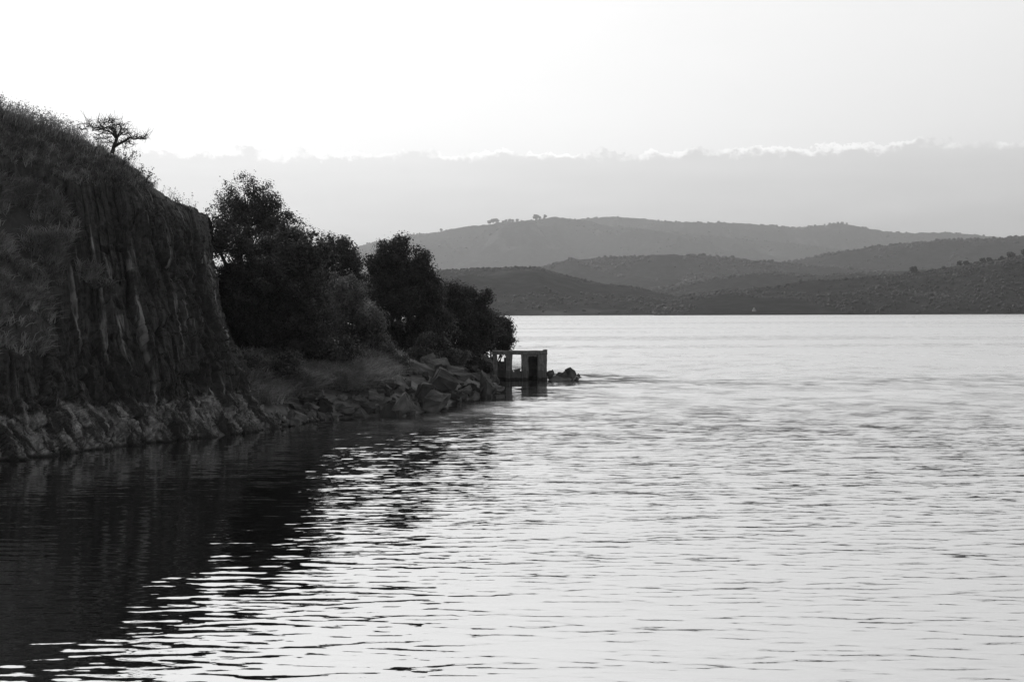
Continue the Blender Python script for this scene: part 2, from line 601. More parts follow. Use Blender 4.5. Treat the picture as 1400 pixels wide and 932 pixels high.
def tuft_unit(seed):
    """a lumpy low polygon bush of 20 faces, radius about one"""
    r = np.random.default_rng(seed)
    ph = (1 + 5 ** 0.5) / 2
    v = np.array([(-1, ph, 0), (1, ph, 0), (-1, -ph, 0), (1, -ph, 0), (0, -1, ph), (0, 1, ph), (0, -1, -ph), (0, 1, -ph), (ph, 0, -1), (ph, 0, 1), (-ph, 0, -1), (-ph, 0, 1)]) / 1.9
    f = np.array([(0, 11, 5), (0, 5, 1), (0, 1, 7), (0, 7, 10), (0, 10, 11), (1, 5, 9), (5, 11, 4), (11, 10, 2), (10, 7, 6), (7, 1, 8), (3, 9, 4), (3, 4, 2), (3, 2, 6), (3, 6, 8), (3, 8, 9), (4, 9, 5), (2, 4, 11), (6, 2, 10), (8, 6, 7), (9, 8, 1)])
    return v * (0.75 + 0.5 * r.random((12, 1))), f


TUFTS = [tuft_unit(i) for i in range(8)]


def make_hill(name, label, sil, Y0, Y1, seed, relief, scrub, scrub_size, scrub_label):
    """a ridge with its skyline through the pixels of sil, slope from Y0 (foot) to Y1 (crest)"""
    sil = np.array(sil, float)
    xs = np.linspace(sil[0, 0], sil[-1, 0], 420)
    ys = np.interp(xs, sil[:, 0], sil[:, 1])
    ker = np.array([1, 2, 3, 2, 1.0]); ker /= ker.sum()
    ys = np.convolve(np.pad(ys, 2, mode='edge'), ker, 'valid')
    a, b = ab(xs, ys)
    nt, nb = 64, 14
    t_ = np.concatenate((np.linspace(0, 1, nt), 1 + np.linspace(0.05, 0.7, nb)))
    Yr = Y0 + (Y1 - Y0) * t_
    crest = CAMH + b * Y1
    Xc = a * Y1
    Vx = np.repeat(Xc[:, None], len(t_), 1) * (1 + (Yr[None, :] / Y1 - 1) * 0.85)
    Vy = np.repeat(Yr[None, :], len(xs), 0) + 0 * Vx
    prof = np.where(t_ <= 1, np.clip(t_, 0, 1) ** 0.85, 1 - 0.75 * (t_ - 1))
    nz = fbm(Vx / relief, Vy / relief, octv=5, seed=seed)
    w_ = np.clip(4 * t_ * (1 - t_), 0, 1)[None, :]
    spur = 1 - np.abs(fbm(Vx / (relief * 0.8), Vy / (relief * 2.0), octv=3, seed=seed + 3))
    Vz = crest[:, None] * prof[None, :] * (1 + w_ * (0.26 * nz + 0.30 * (spur - 0.6)))
    lim = CAMH + b[:, None] * Vy - 2.0 - 6 * (1 - np.clip(t_, 0, 1))[None, :]
    Vz = np.where((t_ < 0.97)[None, :], np.minimum(Vz, lim), Vz)
    Vz += 0.012 * Y1 / 25 * fbm(Vx / 22, Vy / 22, octv=3, seed=seed + 9) * np.clip(t_ * 4, 0, 1)[None, :]
    Vz[:, 0] = -3
    me = make_mesh(name, np.stack((Vx, Vy, Vz), 2).reshape(-1, 3), [grid_faces(*Vx.shape)], True)
    hill = link(name, me, M_HILL, label=label, kind='structure')
    # scrub scattered over the slope in drifts
    r = np.random.default_rng(seed + 50)
    n = scrub * 4
    ii = r.random(n) * (len(xs) - 2)
    tt = np.where(r.random(n) < 0.22, 0.94 + 0.08 * r.random(n), r.random(n) ** 0.8)
    jj = np.clip(tt, 0, 1.0) * (nt - 1)
    i0, j0 = ii.astype(int), np.minimum(jj.astype(int), nt - 1)
    x, y, z_ = Vx[i0, j0], Vy[i0, j0], Vz[i0, j0]
    keep = (fbm(x / 110, y / 150, octv=4, seed=seed + 70) + 0.35 * r.random(n) ** 3 + 0.3 * (tt > 0.93) > 0.12) & (tt > 0.03)
    idx = np.nonzero(keep)[0][:scrub]
    acc = Acc()
    for k in idx:
        tv, tf = TUFTS[k % 8]
        s = scrub_size * (0.35 + 1.5 * r.random() ** 3)
        ca, sa = math.cos(k), math.sin(k)
        v = tv * (s * (0.9 + 0.5 * r.random()), s, s * (0.7 + 0.5 * r.random()))
        v = np.stack((v[:, 0] * ca - v[:, 1] * sa, v[:, 0] * sa + v[:, 1] * ca, v[:, 2]), 1)
        f0, f1 = ii[k] - i0[k], r.random()
        px_ = Vx[i0[k], j0[k]] * (1 - f0) + Vx[i0[k] + 1, j0[k]] * f0
        pz_ = Vz[i0[k], j0[k]] * (1 - f0) + Vz[i0[k] + 1, j0[k]] * f0
        acc.add(v + (px_, y[k] + (f1 - 0.5) * 12, pz_ + s * 0.1), tris=tf, tone=r.random())
    link('hillside_scrub', acc.mesh('hillside_scrub', True), M_SCRUB, label=scrub_label, category='scrub', kind='stuff')
    return lambda px: (np.interp(px, xs, Xc), Y1, np.interp(px, xs, crest))


far_b = make_hill('hill_far_back', 'palest and highest hill behind, to the right of the summit',
                  [(560, 345), (700, 315), (780, 301), (830, 295.5), (870, 299), (920, 303), (1000, 305), (1060, 309), (1090, 312), (1112, 310), (1150, 306.5), (1180, 311), (1210, 316), (1240, 318.5), (1300, 318), (1340, 323), (1400, 326), (1550, 345), (1750, 360)],
                  6300, 7500, 11, 420, 3600, 4.5, 'scrub over the palest far hill')
far_a = make_hill('hill_far_summit', 'pale hazy hill with trees along its left shoulder',
                  [(300, 385), (400, 362), (470, 345), (500, 334), (530, 327), (560, 322), (600, 317), (640, 309.5), (680, 305), (720, 302), (760, 296.5), (790, 300), (830, 308), (880, 313), (930, 319), (1000, 325), (1080, 333), (1180, 345), (1300, 356), (1450, 366)],
                  5300, 6600, 12, 380, 3600, 4.2, 'scrub over the pale hazy hill')
make_hill('hill_far_right', 'grey hill with a wooded crest at the right edge',
          [(1020, 372), (1120, 350), (1200, 336), (1260, 331), (1330, 326.5), (1400, 324), (1500, 318), (1650, 316), (1850, 330)],
          3000, 3700, 13, 300, 4500, 3.2, 'scrub over the grey hill at the right edge')
make_hill('hill_middle', 'mid grey rolling hill below the summit',
          [(640, 392), (700, 376), (745, 364), (780, 355), (830, 352.5), (870, 351), (910, 347), (960, 350), (1000, 353), (1060, 358), (1120, 364), (1200, 371), (1300, 382), (1450, 395)],
          2500, 3100, 14, 250, 5500, 2.8, 'scrub in drifts over the mid grey hill')
make_hill('hill_middle_low', 'low grey knolls between the nearer dark slopes',
          [(800, 412), (880, 398), (930, 388), (1000, 378), (1050, 373), (1130, 376), (1200, 373), (1270, 369), (1400, 372), (1550, 380)],
          1950, 2300, 15, 170, 4500, 2.1, 'scrub on the low grey knolls')
make_hill('hill_near_point', 'dark smooth promontory sloping down to the far water line',
          [(380, 400), (480, 381), (560, 372.5), (592, 369), (640, 367.5), (700, 366.5), (738, 366), (760, 373), (800, 384), (860, 392), (900, 400), (940, 407.5), (980, 414), (1010, 423), (1035, 431)],
          1290, 1700, 16, 150, 6000, 1.2, 'scrub on the dark promontory')
near_r = make_hill('hill_near_right', 'darkest wooded hill rising to the right above the water',
          [(860, 431), (905, 412), (935, 404), (960, 400), (1000, 395), (1050, 392), (1100, 385), (1150, 381), (1200, 377.5), (1250, 373), (1300, 366), (1340, 359), (1400, 349), (1500, 335), (1700, 326), (1900, 330)],
          1240, 1560, 17, 130, 13000, 1.25, 'dense scrub on the darkest right hill')

# trees standing out on the far skylines
def small_tree_meshes(seed):
    r = np.random.default_rng(seed)
    tr, cr = Acc(), Acc()
    tube(tr, [(0, 0, -0.12), (0.02, 0, 0.2), (0.0, 0.03, 0.5)], [0.035, 0.03, 0.02], 5)
    for a_ in range(3):
        an = a_ * 2.1 + seed
        tube(tr, [(0, 0.01, 0.3), (0.15 * math.cos(an), 0.15 * math.sin(an), 0.5)], [0.02, 0.01], 4)
    for k in range(34):
        d = r.normal(size=3); d /= np.linalg.norm(d)
        c_ = np.array((0, 0, 0.58)) + d * (0.40, 0.40, 0.34) * (0.4 + 0.6 * r.random())
        tv, tf = TUFTS[k % 8]
        cr.add(tv * (0.10 + 0.10 * r.random()) + c_, tris=tf, tone=r.random())
    return tr.mesh('trunk'), cr.mesh('crown')


ST = [small_tree_meshes(s) for s in range(4)]


def skyline_trees(pxs, hill, size, label, group, seed):
    r = np.random.default_rng(seed)
    for k, px in enumerate(pxs):
        X_, Y_, Z_ = hill(px)
        o = empty('skyline_tree', (X_, Y_ - 8, Z_ - 0.14 * size), label, 'tree', group)
        s = size * (0.6 + 0.7 * r.random())
        o.scale = (s * (0.9 + 0.4 * r.random()), s, s)
        o.rotation_euler.z = r.random() * 6.28
        tm, cm = ST[k % 4]
        link('trunk', tm, M_BARK, o)
        link('crown', cm, M_SCRUB, o)


skyline_trees([669, 674, 679, 688, 692, 697, 701, 707, 733, 738, 745], far_a, 21, 'small tree in the row on the left shoulder of the far summit', 'trees on the shoulder of the far summit', 1)
skyline_trees([603, 558], far_a, 21, 'lone small tree on the descending left skyline of the pale hill', 'lone trees on the far skyline', 2)
skyline_trees([1099, 1105, 1114, 1120, 1127, 1134, 1139, 1145, 1151, 1157], far_b, 13, 'small round tree on the rounded knoll of the far right skyline', 'trees on the far knoll', 3)
skyline_trees([1246, 1287, 1309, 1318, 1340, 1349, 1366, 1377, 1381, 1397], near_r, 6.5, 'tree on the crest of the darkest right hill', 'trees on the near right crest', 4)

# a small pale peaked hut low on the far shore
hut = empty('hut', P(1031, 427.5, 1262), 'small pale peaked hut low on the far shore', 'hut')
g = Acc()
g.add([(-2.6, -3, -2), (2.6, -3, -2), (2.6, 3, -2), (-2.6, 3, -2), (-2.6, -3, 3.2), (2.6, -3, 3.2), (2.6, 3, 3.2), (-2.6, 3, 3.2), (0, -3, 8.2), (0, 3, 8.2)],
      quads=[(0, 1, 5, 4), (1, 2, 6, 5), (2, 3, 7, 6), (3, 0, 4, 7)], tris=[(4, 5, 8), (6, 7, 9)])
link('wall', g.mesh('wall'), M_PALEWALL, hut)
g = Acc()
for s in (-1, 1):
    g.add([(s * 0, -3.4, 8.5), (s * 3.3, -3.4, 2.4), (s * 3.3, 3.4, 2.4), (s * 0, 3.4, 8.5), (0, -3.4, 8.2), (s * 3.1, -3.4, 2.2), (s * 3.1, 3.4, 2.2), (0, 3.4, 8.2)],
          quads=[(0, 1, 2, 3), (4, 5, 6, 7), (0, 1, 5, 4), (1, 2, 6, 5), (2, 3, 7, 6)])
link('roof', g.mesh('roof'), M_PALEROOF, hut)

hut.scale = (0.55, 0.55, 0.55)

# ------------------------------------------------------------------ the cliff
def column(base, mids, ridge, dY):
    """one stratum line of the cliff: base pixel on the water, mid pixels, ridge pixel; dY = extra depth at each point"""
    w0 = WL(*base)
    pts = [np.array((w0[0] + 0.3, w0[1] - 0.3, -0.8)), w0]
    for q, d in zip(list(mids) + [ridge], dY):
        pts.append(P(q[0], q[1], w0[1] + d))
    r = pts[-1]
    away = np.array((r[0], r[1])) / math.hypot(r[0], r[1])
    for dd, dz in ((3, -0.05), (9, -0.6), (22, -2.5)):
        pts.append(np.array((r[0] + away[0] * dd, r[1] + away[1] * dd, r[2] + dz)))
    return pts


cols = [
    column((-400, 700), [(-410, 640), (-425, 560), (-445, 450), (-465, 330), (-490, 200), (-510, 90)], (-540, -30), (0.5, 1.5, 3.5, 6, 9, 12, 17)),
    column((-120, 650), [(-126, 600), (-135, 540), (-147, 450), (-160, 350), (-178, 250), (-190, 150)], (-205, 55), (0.5, 1.4, 3.4, 6, 8.5, 11.5, 16)),
    column((0, 631), [(-6, 590), (-14, 535), (-25, 450), (-35, 365), (-46, 280), (-55, 195)], (-62, 124), (0.5, 1.3, 3.4, 6, 8.5, 11, 15)),
    column((80, 622), [(73, 588), (63, 540), (50, 460), (38, 380), (24, 300), (12, 220)], (2, 157), (0.5, 1.1, 2.6, 5.2, 7.5, 9.5, 13)),
    column((150, 611), [(144, 580), (136, 545), (124, 470), (112, 395), (98, 315), (87, 240)], (75, 184), (0.5, 0.9, 2.0, 3.6, 5.6, 8, 11)),
    column((210, 605), [(204, 577), (197, 545), (184, 475), (173, 400), (161, 325), (150, 260)], (139, 210), (0.5, 0.8, 1.6, 2.6, 4.0, 6, 9)),
    column((270, 599), [(263, 573), (256, 543), (244, 475), (230, 405), (215, 335), (203, 280)], (189, 242), (0.5, 0.8, 1.4, 2.1, 3.0, 4.4, 7)),
    column((320, 593), [(312, 570), (304, 543), (291, 480), (277, 415), (262, 355), (249, 308)], (228, 271), (0.5, 0.8, 1.3, 1.9, 2.6, 3.5, 5.5)),
    column((352, 589), [(343, 570), (332, 545), (316, 490), (301, 435), (288, 375), (278, 325)], (262, 285), (0.5, 0.9, 1.4, 2.0, 2.6, 3.2, 4.8)),
    column((385, 584), [(372, 572), (352, 552), (325, 500), (308, 445), (294, 385), (285, 330)], (281, 293), (0.5, 1.2, 2.6, 3.6, 4.6, 5.2, 6.4)),
    column((412, 578), [(395, 569), (365, 552), (328, 510), (309, 455), (296, 395), (288, 340)], (286, 302), (0.8, 3, 5.4, 7.5, 9.0, 10, 11)),
    column((440, 574), [(415, 566), (375, 553), (330, 520), (310, 470), (298, 410), (290, 350)], (290, 312), (2, 6, 9.5, 12, 14, 15, 17)),
]
NU, NV = 560, 430
G = crom(np.array(cols), NU)                       # (NU, K, 3)
G = crom(np.transpose(G, (1, 0, 2)), NV)           # (NV, NU, 3)
G = np.transpose(G, (1, 0, 2))
du = np.gradient(G, axis=0)
dv = np.gradient(G, axis=1)
N = np.cross(dv, du)
N /= np.linalg.norm(N, axis=2)[:, :, None] + 1e-9
if N[NU // 2, NV // 3] @ np.array((0.5, -1, 0.3)) < 0:
    N = -N
S = np.linspace(0, 1, NU)[:, None] + np.zeros((1, NV))
T = np.linspace(0, 1, NV)[None, :] + np.zeros((NU, 1))
PX, PY = pix(G[:, :, 0], G[:, :, 1], G[:, :, 2])
seg_len = np.linalg.norm(du, axis=2).cumsum(axis=0)
SM = seg_len[:, NV // 4][:, None] + 0 * S          # metres along the wall

# where grass grows: the slope under the ridge and the bulge on the left
ridge_y = np.interp(PX, [-300, 0, 50, 100, 150, 190, 225, 255, 285], [20, 146, 167, 187, 207, 237, 268, 284, 296])
below = PY - ridge_y
tw_ = np.interp(PX, [0, 110, 160, 210, 290], [92, 78, 50, 16, 8])
top_g = sstep(below, tw_, tw_ * 0.5)
bulge = sstep(PX + 0.12 * (PY - 400) + 14 * fbm(PX / 40, PY / 40, seed=3), 112, 70) * sstep(PY, 215, 265) * sstep(PY, 500, 465)
gap = sstep(np.hypot((PX - 45) / 90, (PY - 235 - 0.5 * (PX - 45)) / 22), 0.7, 1.3)
ledge = sstep(np.hypot((PX - 140) / 45, (PY - 385 - 0.4 * (PX - 140)) / 14), 1.2, 0.5)
GRASS = np.clip(np.maximum(top_g, np.maximum(bulge * gap, 0.8 * ledge)) + 0.25 * fbm(PX / 25, PY / 25, seed=8), 0, 1)
GRASS *= sstep(PX, 235, 175)
GRASS[(T > 0.83) & (PX < 190)] = 1.0

rock = 1 - GRASS
ridg = lambda q: 1 - 2 * np.abs(q)
def blocks(q1, q2, seed, step, tilt):
    """blocky relief: cells of a warped brick-like grid, each pushed in or out and tilted"""
    i = np.floor(q1)
    f1 = q1 - i
    off = hash3(i.astype(np.int64), np.int64(seed), np.int64(3))
    q2 = q2 + off * 7.3
    j = np.floor(q2)
    f2 = q2 - j
    h = [hash3(i.astype(np.int64), j.astype(np.int64), np.int64(seed + k)) - 0.5 for k in range(3)]
    groove = np.minimum(sstep(np.minimum(f1, 1 - f1), 0.0, 0.07), sstep(np.minimum(f2, 1 - f2), 0.0, 0.05))
    return step * 2 * h[0] + tilt * 2 * (h[1] * (f1 - 0.5) + h[2] * (f2 - 0.5)) - 0.9 * step * (1 - groove)


HZ = T * 22.0
wx = fbm(SM * 0.6, HZ * 0.25, octv=3, seed=21)
wy_ = fbm(SM * 0.5, HZ * 0.4, octv=3, seed=24)
D = (0.36 * fbm(SM * 0.35, HZ * 0.14, octv=2, seed=25) + blocks(SM * 0.75 + 0.32 * wx, HZ * 0.22 + 0.3 * wy_, 2, 0.20, 0.34)
     + blocks(SM * 2.3 + 0.5 * wx, HZ * 1.1 + 0.6 * wy_, 5, 0.11, 0.20)
     + blocks(SM * 6.0 + 0.8 * wx, HZ * 2.6 + 0.9 * wy_, 7, 0.045, 0.08)
     + 0.035 * fbm(SM * 5, HZ * 1.6, octv=3, seed=23) + 0.02 * fbm(SM * 13, HZ * 5, octv=2, seed=26))
toe = sstep(G[:, :, 2], 2.3, 1.3)
q1 = SM * 0.85 + G[:, :, 2] * 0.45 + 0.10 * wx + 0.03 * fbm(SM * 3, HZ * 3, octv=2, seed=36)
q2 = -SM * 0.35 + G[:, :, 2] * 0.75 + 0.2 * wy_
D = D * (1 - 0.6 * toe) + toe * (blocks(q1 * 1.4, q2 * 0.45, 11, 0.15, 0.28) + blocks(q1 * 3.8, q2 * 0.9, 13, 0.10, 0.22) + blocks(q1 * 9, q2 * 3.0, 17, 0.03, 0.06) + 0.05 * fbm(q1 * 5, q2 * 4, octv=3, seed=34))
D += sstep(G[:, :, 2], 1.75, 1.25) * 0.07                                     # the bleached band stands a little proud
soft = 0.20 * fbm(G[:, :, 0] * 0.8, G[:, :, 1] * 0.8, G[:, :, 2] * 0.8, octv=4, seed=41)
disp = D * rock + soft * GRASS
disp *= 1 - 0.7 * sstep(T, 0.60, 0.70)
CL = G + N * disp[:, :, None]
me = make_mesh('cliff', CL.reshape(-1, 3), [grid_faces(NU, NV)], False, {'grass': GRASS.ravel()},
               uv=np.stack((SM / 40.0, T), 2).reshape(-1, 2))
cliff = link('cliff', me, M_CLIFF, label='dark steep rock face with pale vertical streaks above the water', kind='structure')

# ------------------------------------------------------------------ the rocky bank and the spit
gx = np.linspace(-45, 9, 300)
gy = np.linspace(56, 150, 380)
BX, BY = np.meshgrid(gx, gy, indexing='ij')
bd = shore_dist(BX, BY)


def bank_z(X, Y, d=None):
    d = shore_dist(X, Y) if d is None else d
    spit = sstep(X, -2.5, 0.5)
    inland = np.interp(d, [-4, 0, 1.2, 3, 6, 10, 14, 25, 40], [-2.5, -0.05, 0.7, 1.5, 2.3, 3.1, 5.0, 7.0, 9])
    low = np.interp(d, [-4, 0, 0.4, 1.2, 6], [-2.5, -0.05, 0.20, 0.32, 0.4])
    zz = inland * (1 - spit) + low * spit
    return zz + (0.22 - 0.1 * spit) * fbm(X * 0.5, Y * 0.5, octv=4, seed=51) * sstep(d, -0.5, 2)


BZ = bank_z(BX, BY, bd)
me = make_mesh('shore_bank', np.stack((BX, BY, BZ), 2).reshape(-1, 3), [grid_faces(*BX.shape)], True)
link('shore_bank', me, M_BANK, label='earth and rubble bank under the trees, ending in a low spit', kind='structure')


# ------------------------------------------------------------------ boulders
def rock_mesh(seed, flat=0.75):
    r = np.random.default_rng(seed)
    import bmesh
    bm = bmesh.new()
    for k in range(11):
        d = r.normal(size=3)
        d /= np.max(np.abs(d)) ** 0.75 * np.linalg.norm(d) ** 0.25
        bm.verts.new(Vector(d * (0.5, 0.5, 0.5 * flat) * (0.85 + 0.3 * r.random())))
    res = bmesh.ops.convex_hull(bm, input=bm.verts)
    bmesh.ops.delete(bm, geom=[v for v in bm.verts if not v.link_faces], context='VERTS')
    bmesh.ops.bevel(bm, geom=list(bm.edges), offset=0.012, segments=1, affect='EDGES', profile=0.5)
    bmesh.ops.triangulate(bm, faces=list(bm.faces))
    bmesh.ops.subdivide_edges(bm, edges=[e_ for e_ in bm.edges if e_.calc_length() > 0.2], cuts=2)
    for v in bm.verts:
        v.co += Vector(r.normal(size=3) * 0.02)
    me = bpy.data.meshes.new('boulder')
    bm.to_mesh(me)
    bm.free()
    me.materials.append(M_BOULDER)
    return me


ROCKS = [rock_mesh(100 + i, 0.6 + 0.05 * (i % 7)) for i in range(16)]
rr = np.random.default_rng(77)


def boulder(px, py, wpx, hpx, label, group=None, Y=None, tilt=None, k=None):
    """px,py = centre of the visible rock; sits on the bank or in the water"""
    if Y is None:
        # march out until the sight line through the foot of the rock meets the ground
        a, b = ab(px, py + hpx * 0.5)
        Ys = np.linspace(50, 125, 600)
        hit = np.nonzero(CAMH + b * Ys <= np.maximum(bank_z(a * Ys, Ys), 0.0))[0]
        Y = Ys[hit[0]] if len(hit) else 100
    c_ = P(px, py, Y)
    o = link('boulder', ROCKS[rr.integers(16) if k is None else k], None, label=label, category='boulder', group=group)
    o.location = c_ + np.array((0, 0.3 * wpx / F_PX * Y, -0.06))
    s = Y / F_PX
    o.scale = (wpx * s, wpx * s * (0.8 + 0.4 * rr.random()), hpx * s * 1.65)
    o.rotation_euler = (rr.normal() * 0.2, (rr.normal() * 0.25) if tilt is None else math.radians(tilt), rr.random() * 6.28 if tilt is None else rr.normal() * 0.3)
    return o


NAMED = [
    (595, 551, 36, 24, 'pointed dark boulder jutting farthest into the water before the rock pile', 8),
    (528, 560, 34, 20, 'broad flat-faced boulder at the water edge, nearest of the rock pile', 0),
    (550, 553, 30, 34, 'tall leaning boulder with a pale edge beside the flat-faced one', 40),
    (545, 524, 36, 24, 'rounded pale-topped boulder high in the middle of the pile', -10),
    (577, 536, 26, 34, 'upright slab boulder in shadow at the centre of the pile', 62),
    (601, 524, 36, 24, 'angular boulder with a sloping pale right edge', 38),
    (598, 512, 30, 20, 'wedge boulder pointing up near the top of the pile', 30),
    (574, 505, 34, 16, 'long pale boulder at the top of the pile under the shrub', 22),
    (597, 496, 40, 12, 'flat pale ledge rock just below the feathery shrub', 10),
    (621, 507, 30, 14, 'low pale rock at the right foot of the feathery shrub', 12),
    (633, 532, 24, 26, 'egg-shaped boulder in front of the dark gap by the ruin', -45),
    (658, 530, 34, 28, 'large sloping boulder standing in the water left of the ruin', 38),
    (631, 512, 24, 20, 'pale upright boulder behind the egg-shaped one', -50),
    (648, 514, 22, 12, 'small dark rock wedged behind the large sloping boulder', 0),
    (512, 541, 24, 14, 'dark rounded boulder below the pampas grass', 10),
    (505, 555, 30, 14, 'low boulder at the water below the pampas grass', 5),
    (470, 559, 34, 16, 'squat block near the water left of the pampas grass', -6),
    (488, 548, 26, 14, 'mossy block under the overhanging grass', 8),
    (440, 556, 30, 22, 'fractured boulder with a pale sliver, in the small rock heap', 35),
    (418, 546, 22, 26, 'tilted slab boulder at the left end of the small rock heap', 60),
    (404, 572, 26, 14, 'low wet rock where the cliff foot ends', 12),
    (420, 567, 22, 12, 'small rock second from the cliff foot at the water edge', 0),
    (452, 566, 34, 10, 'flat rock awash beside the squat block', 0),
    (437, 538, 16, 14, 'small pale-faced stone under the dry grass', -30),
    (781, 510.5, 19, 14, 'rounded boulder at the outer tip of the low spit', 0),
    (772, 512, 10, 9, 'square stone next to the rounded boulder on the spit', 0),
    (763, 513, 12, 10, 'jagged stone in the middle of the spit', 15),
    (753, 511, 11, 12, 'dark stone on the spit against the ruin wall', -12),
    (789, 517, 5, 4, 'tiny stone off the tip of the spit, nearest the boulder', 0),
    (786, 519.5, 4, 3, 'tiny stone awash in front of the spit tip', 0),
    (791, 512.5, 5, 3, 'tiny outermost stone of the spit', 0),
]
for q in NAMED:
    if q[0] > 740:
        boulder(q[0], q[1], q[2], q[3] + 1, q[4], 'stones of the spit', Y=WL(q[0], 519.5)[1] + (1.0 if q[2] > 6 else 0), tilt=q[5])
    else:
        boulder(*q[:5], 'boulders of the rock pile', tilt=q[5])
ZONES = ['small angular stone in the low rock heap next to the cliff foot', 'grey stone lying below the pampas grass tussocks by the water',
         'angular stone wedged between the big boulders of the main rock pile', 'stone on the bank between the main rock pile and the ruin']
for k in range(170):
    px = 395 + 285 * rr.random()
    wy = np.interp(px, [395, 450, 500, 560, 612, 640, 675], [581, 573, 568, 566, 556, 543, 538])
    top = np.interp(px, [395, 440, 500, 540, 580, 620, 650, 680], [560, 540, 540, 515, 492, 498, 502, 505])
    py = wy - 3 - (wy - top) * rr.random() ** 1.1
    s = 6 + 13 * rr.random() ** 1.8
    boulder(px, py, s * (1 + 0.5 * rr.random()), s * (0.6 + 0.3 * rr.random()), ZONES[int(np.searchsorted([440, 520, 615], px))], 'loose stones heaped along the bank')
for k in range(34):
    px = 690 + 92 * rr.random()
    if 713 < px < 724 or 735 < px < 749:
        continue
    s = 5 + 7 * rr.random()
    boulder(px, 517 - (6 + 6 * (px < 748)) * rr.random(), s * 1.2, s * 0.8, 'small dark stone piled on the low spit behind the ruin', 'small stones piled on the spit', Y=WL(px, 519)[1] + 3.6 + 2.5 * rr.random())
# tumbled slabs leaning against the foot of the cliff
for k in range(30):
    px = -20 + 410 * rr.random() ** 1.15
    wy = np.interp(px, [-20, 0, 80, 150, 210, 270, 320, 350, 385], [633, 631, 622, 611, 605, 599, 593, 589, 584])
    hgt = np.interp(px, [0, 130, 250, 390], [42, 22, 12, 18]) * rr.random() ** 1.5
    w0 = WL(px, wy)
    s = 6 + 12 * rr.random() ** 1.5
    o = boulder(px, wy - 2 - hgt, s * (1.3 + 0.5 * rr.random()), s * 0.5, None, Y=w0[1] + 0.25 + hgt * 0.018, tilt=40 + 20 * rr.normal() * 0.5)
    o.name = 'rock_slab'
    del o['category']
    o.parent = cliff
    o.scale[1] *= 0.7

# ------------------------------------------------------------------ concrete ruin standing in the water
YR = WL(710, 519.5)[1]
def rx(px): return P(px, 500, YR)[0]
def rz(py, px=712): return P(px, py, YR)[2]
ruin = empty('ruin', (rx(711), YR, 0), 'roofless concrete frame standing in the water beside the spit', 'ruin')


def slab_box(name, x0, x1, y0, y1, z0, z1, parent=ruin, rough=0.02, mat=M_CONCRETE, seed=0):
    """a box with worn, slightly uneven faces and edges"""
    r = np.random.default_rng(seed + int(abs(x0) * 100))
    n = [max(2, int(abs(b_ - a_) / 0.22) + 1) for a_, b_ in ((x0, x1), (y0, y1), (z0, z1))]
    import bmesh
    bm = bmesh.new()
    bmesh.ops.create_cube(bm, size=1)
    bmesh.ops.scale(bm, vec=(x1 - x0, y1 - y0, z1 - z0), verts=bm.verts)
    bmesh.ops.bevel(bm, geom=list(bm.edges), offset=0.02, segments=1, affect='EDGES')
    bmesh.ops.subdivide_edges(bm, edges=[e_ for e_ in bm.edges if e_.calc_length() > 0.3], cuts=4, use_grid_fill=True)
    for v in bm.verts:
        q = np.array(v.co) * 3 + seed
        v.co += Vector(rough * r.normal(size=3))
    me = bpy.data.meshes.new(name)
    bm.to_mesh(me)
    bm.free()
    o = link(name, me, mat, parent)
    o.location = Vector(((x0 + x1) / 2, (y0 + y1) / 2, (z0 + z1) / 2)) - parent.location
    return o


TOPZ, BEAM = rz(479.5), rz(484.5)
DEPTH = 2.6
def col_(a_, b_, y0=0.0, y1=0.38, top=None, seed=0):
    return slab_box('column', rx(a_), rx(b_), YR + y0, YR + y1, -0.9, (BEAM if top is None else top) - 0.003, seed=seed)
col_(674, 679.5, seed=1)
col_(692, 700, seed=2)
col_(713, 722, seed=3)
slab_box('end_wall', rx(735), rx(746.5), YR, YR + 0.30, -0.9, BEAM - 0.003, seed=4)
slab_box('side_wall', rx(745), rx(748), YR + 0.303, YR + DEPTH, -0.9, rz(479), seed=5)
slab_box('front_beam', rx(673), rx(748), YR - 0.02, YR + 0.36, BEAM, TOPZ, seed=6)
slab_box('corner_stub', rx(743), rx(748.2), YR - 0.025, YR + 0.4, TOPZ + 0.003, TOPZ + 0.07, seed=7)
slab_box('lintel', rx(722), rx(735), YR + 0.05, YR + 0.25, rz(487), BEAM - 0.003, seed=8)
slab_box('roof_slab', rx(674), rx(744.9), YR + 0.37, YR + DEPTH - 0.01, rz(484.3), rz(480.8), seed=15)
slab_box('rear_wall', rx(716.5), rx(744.9), YR + DEPTH - 0.25, YR + DEPTH - 0.003, -0.9, rz(484.4), seed=9)
slab_box('column', rx(674), rx(679), YR + DEPTH - 0.35, YR + DEPTH - 0.01, -0.9, rz(484.4), seed=11)
slab_box('sill_wall', rx(700.3), rx(712.7), YR + 0.08, YR + 0.30, -0.9, rz(508), seed=12)
slab_box('broken_wall', rx(679.8), rx(691.7), YR + 1.2, YR + 1.45, -0.9, rz(495), seed=13)
slab_box('broken_wall', rx(689), rx(692), YR + 0.4, YR + 0.7, -0.9, rz(489), seed=14)

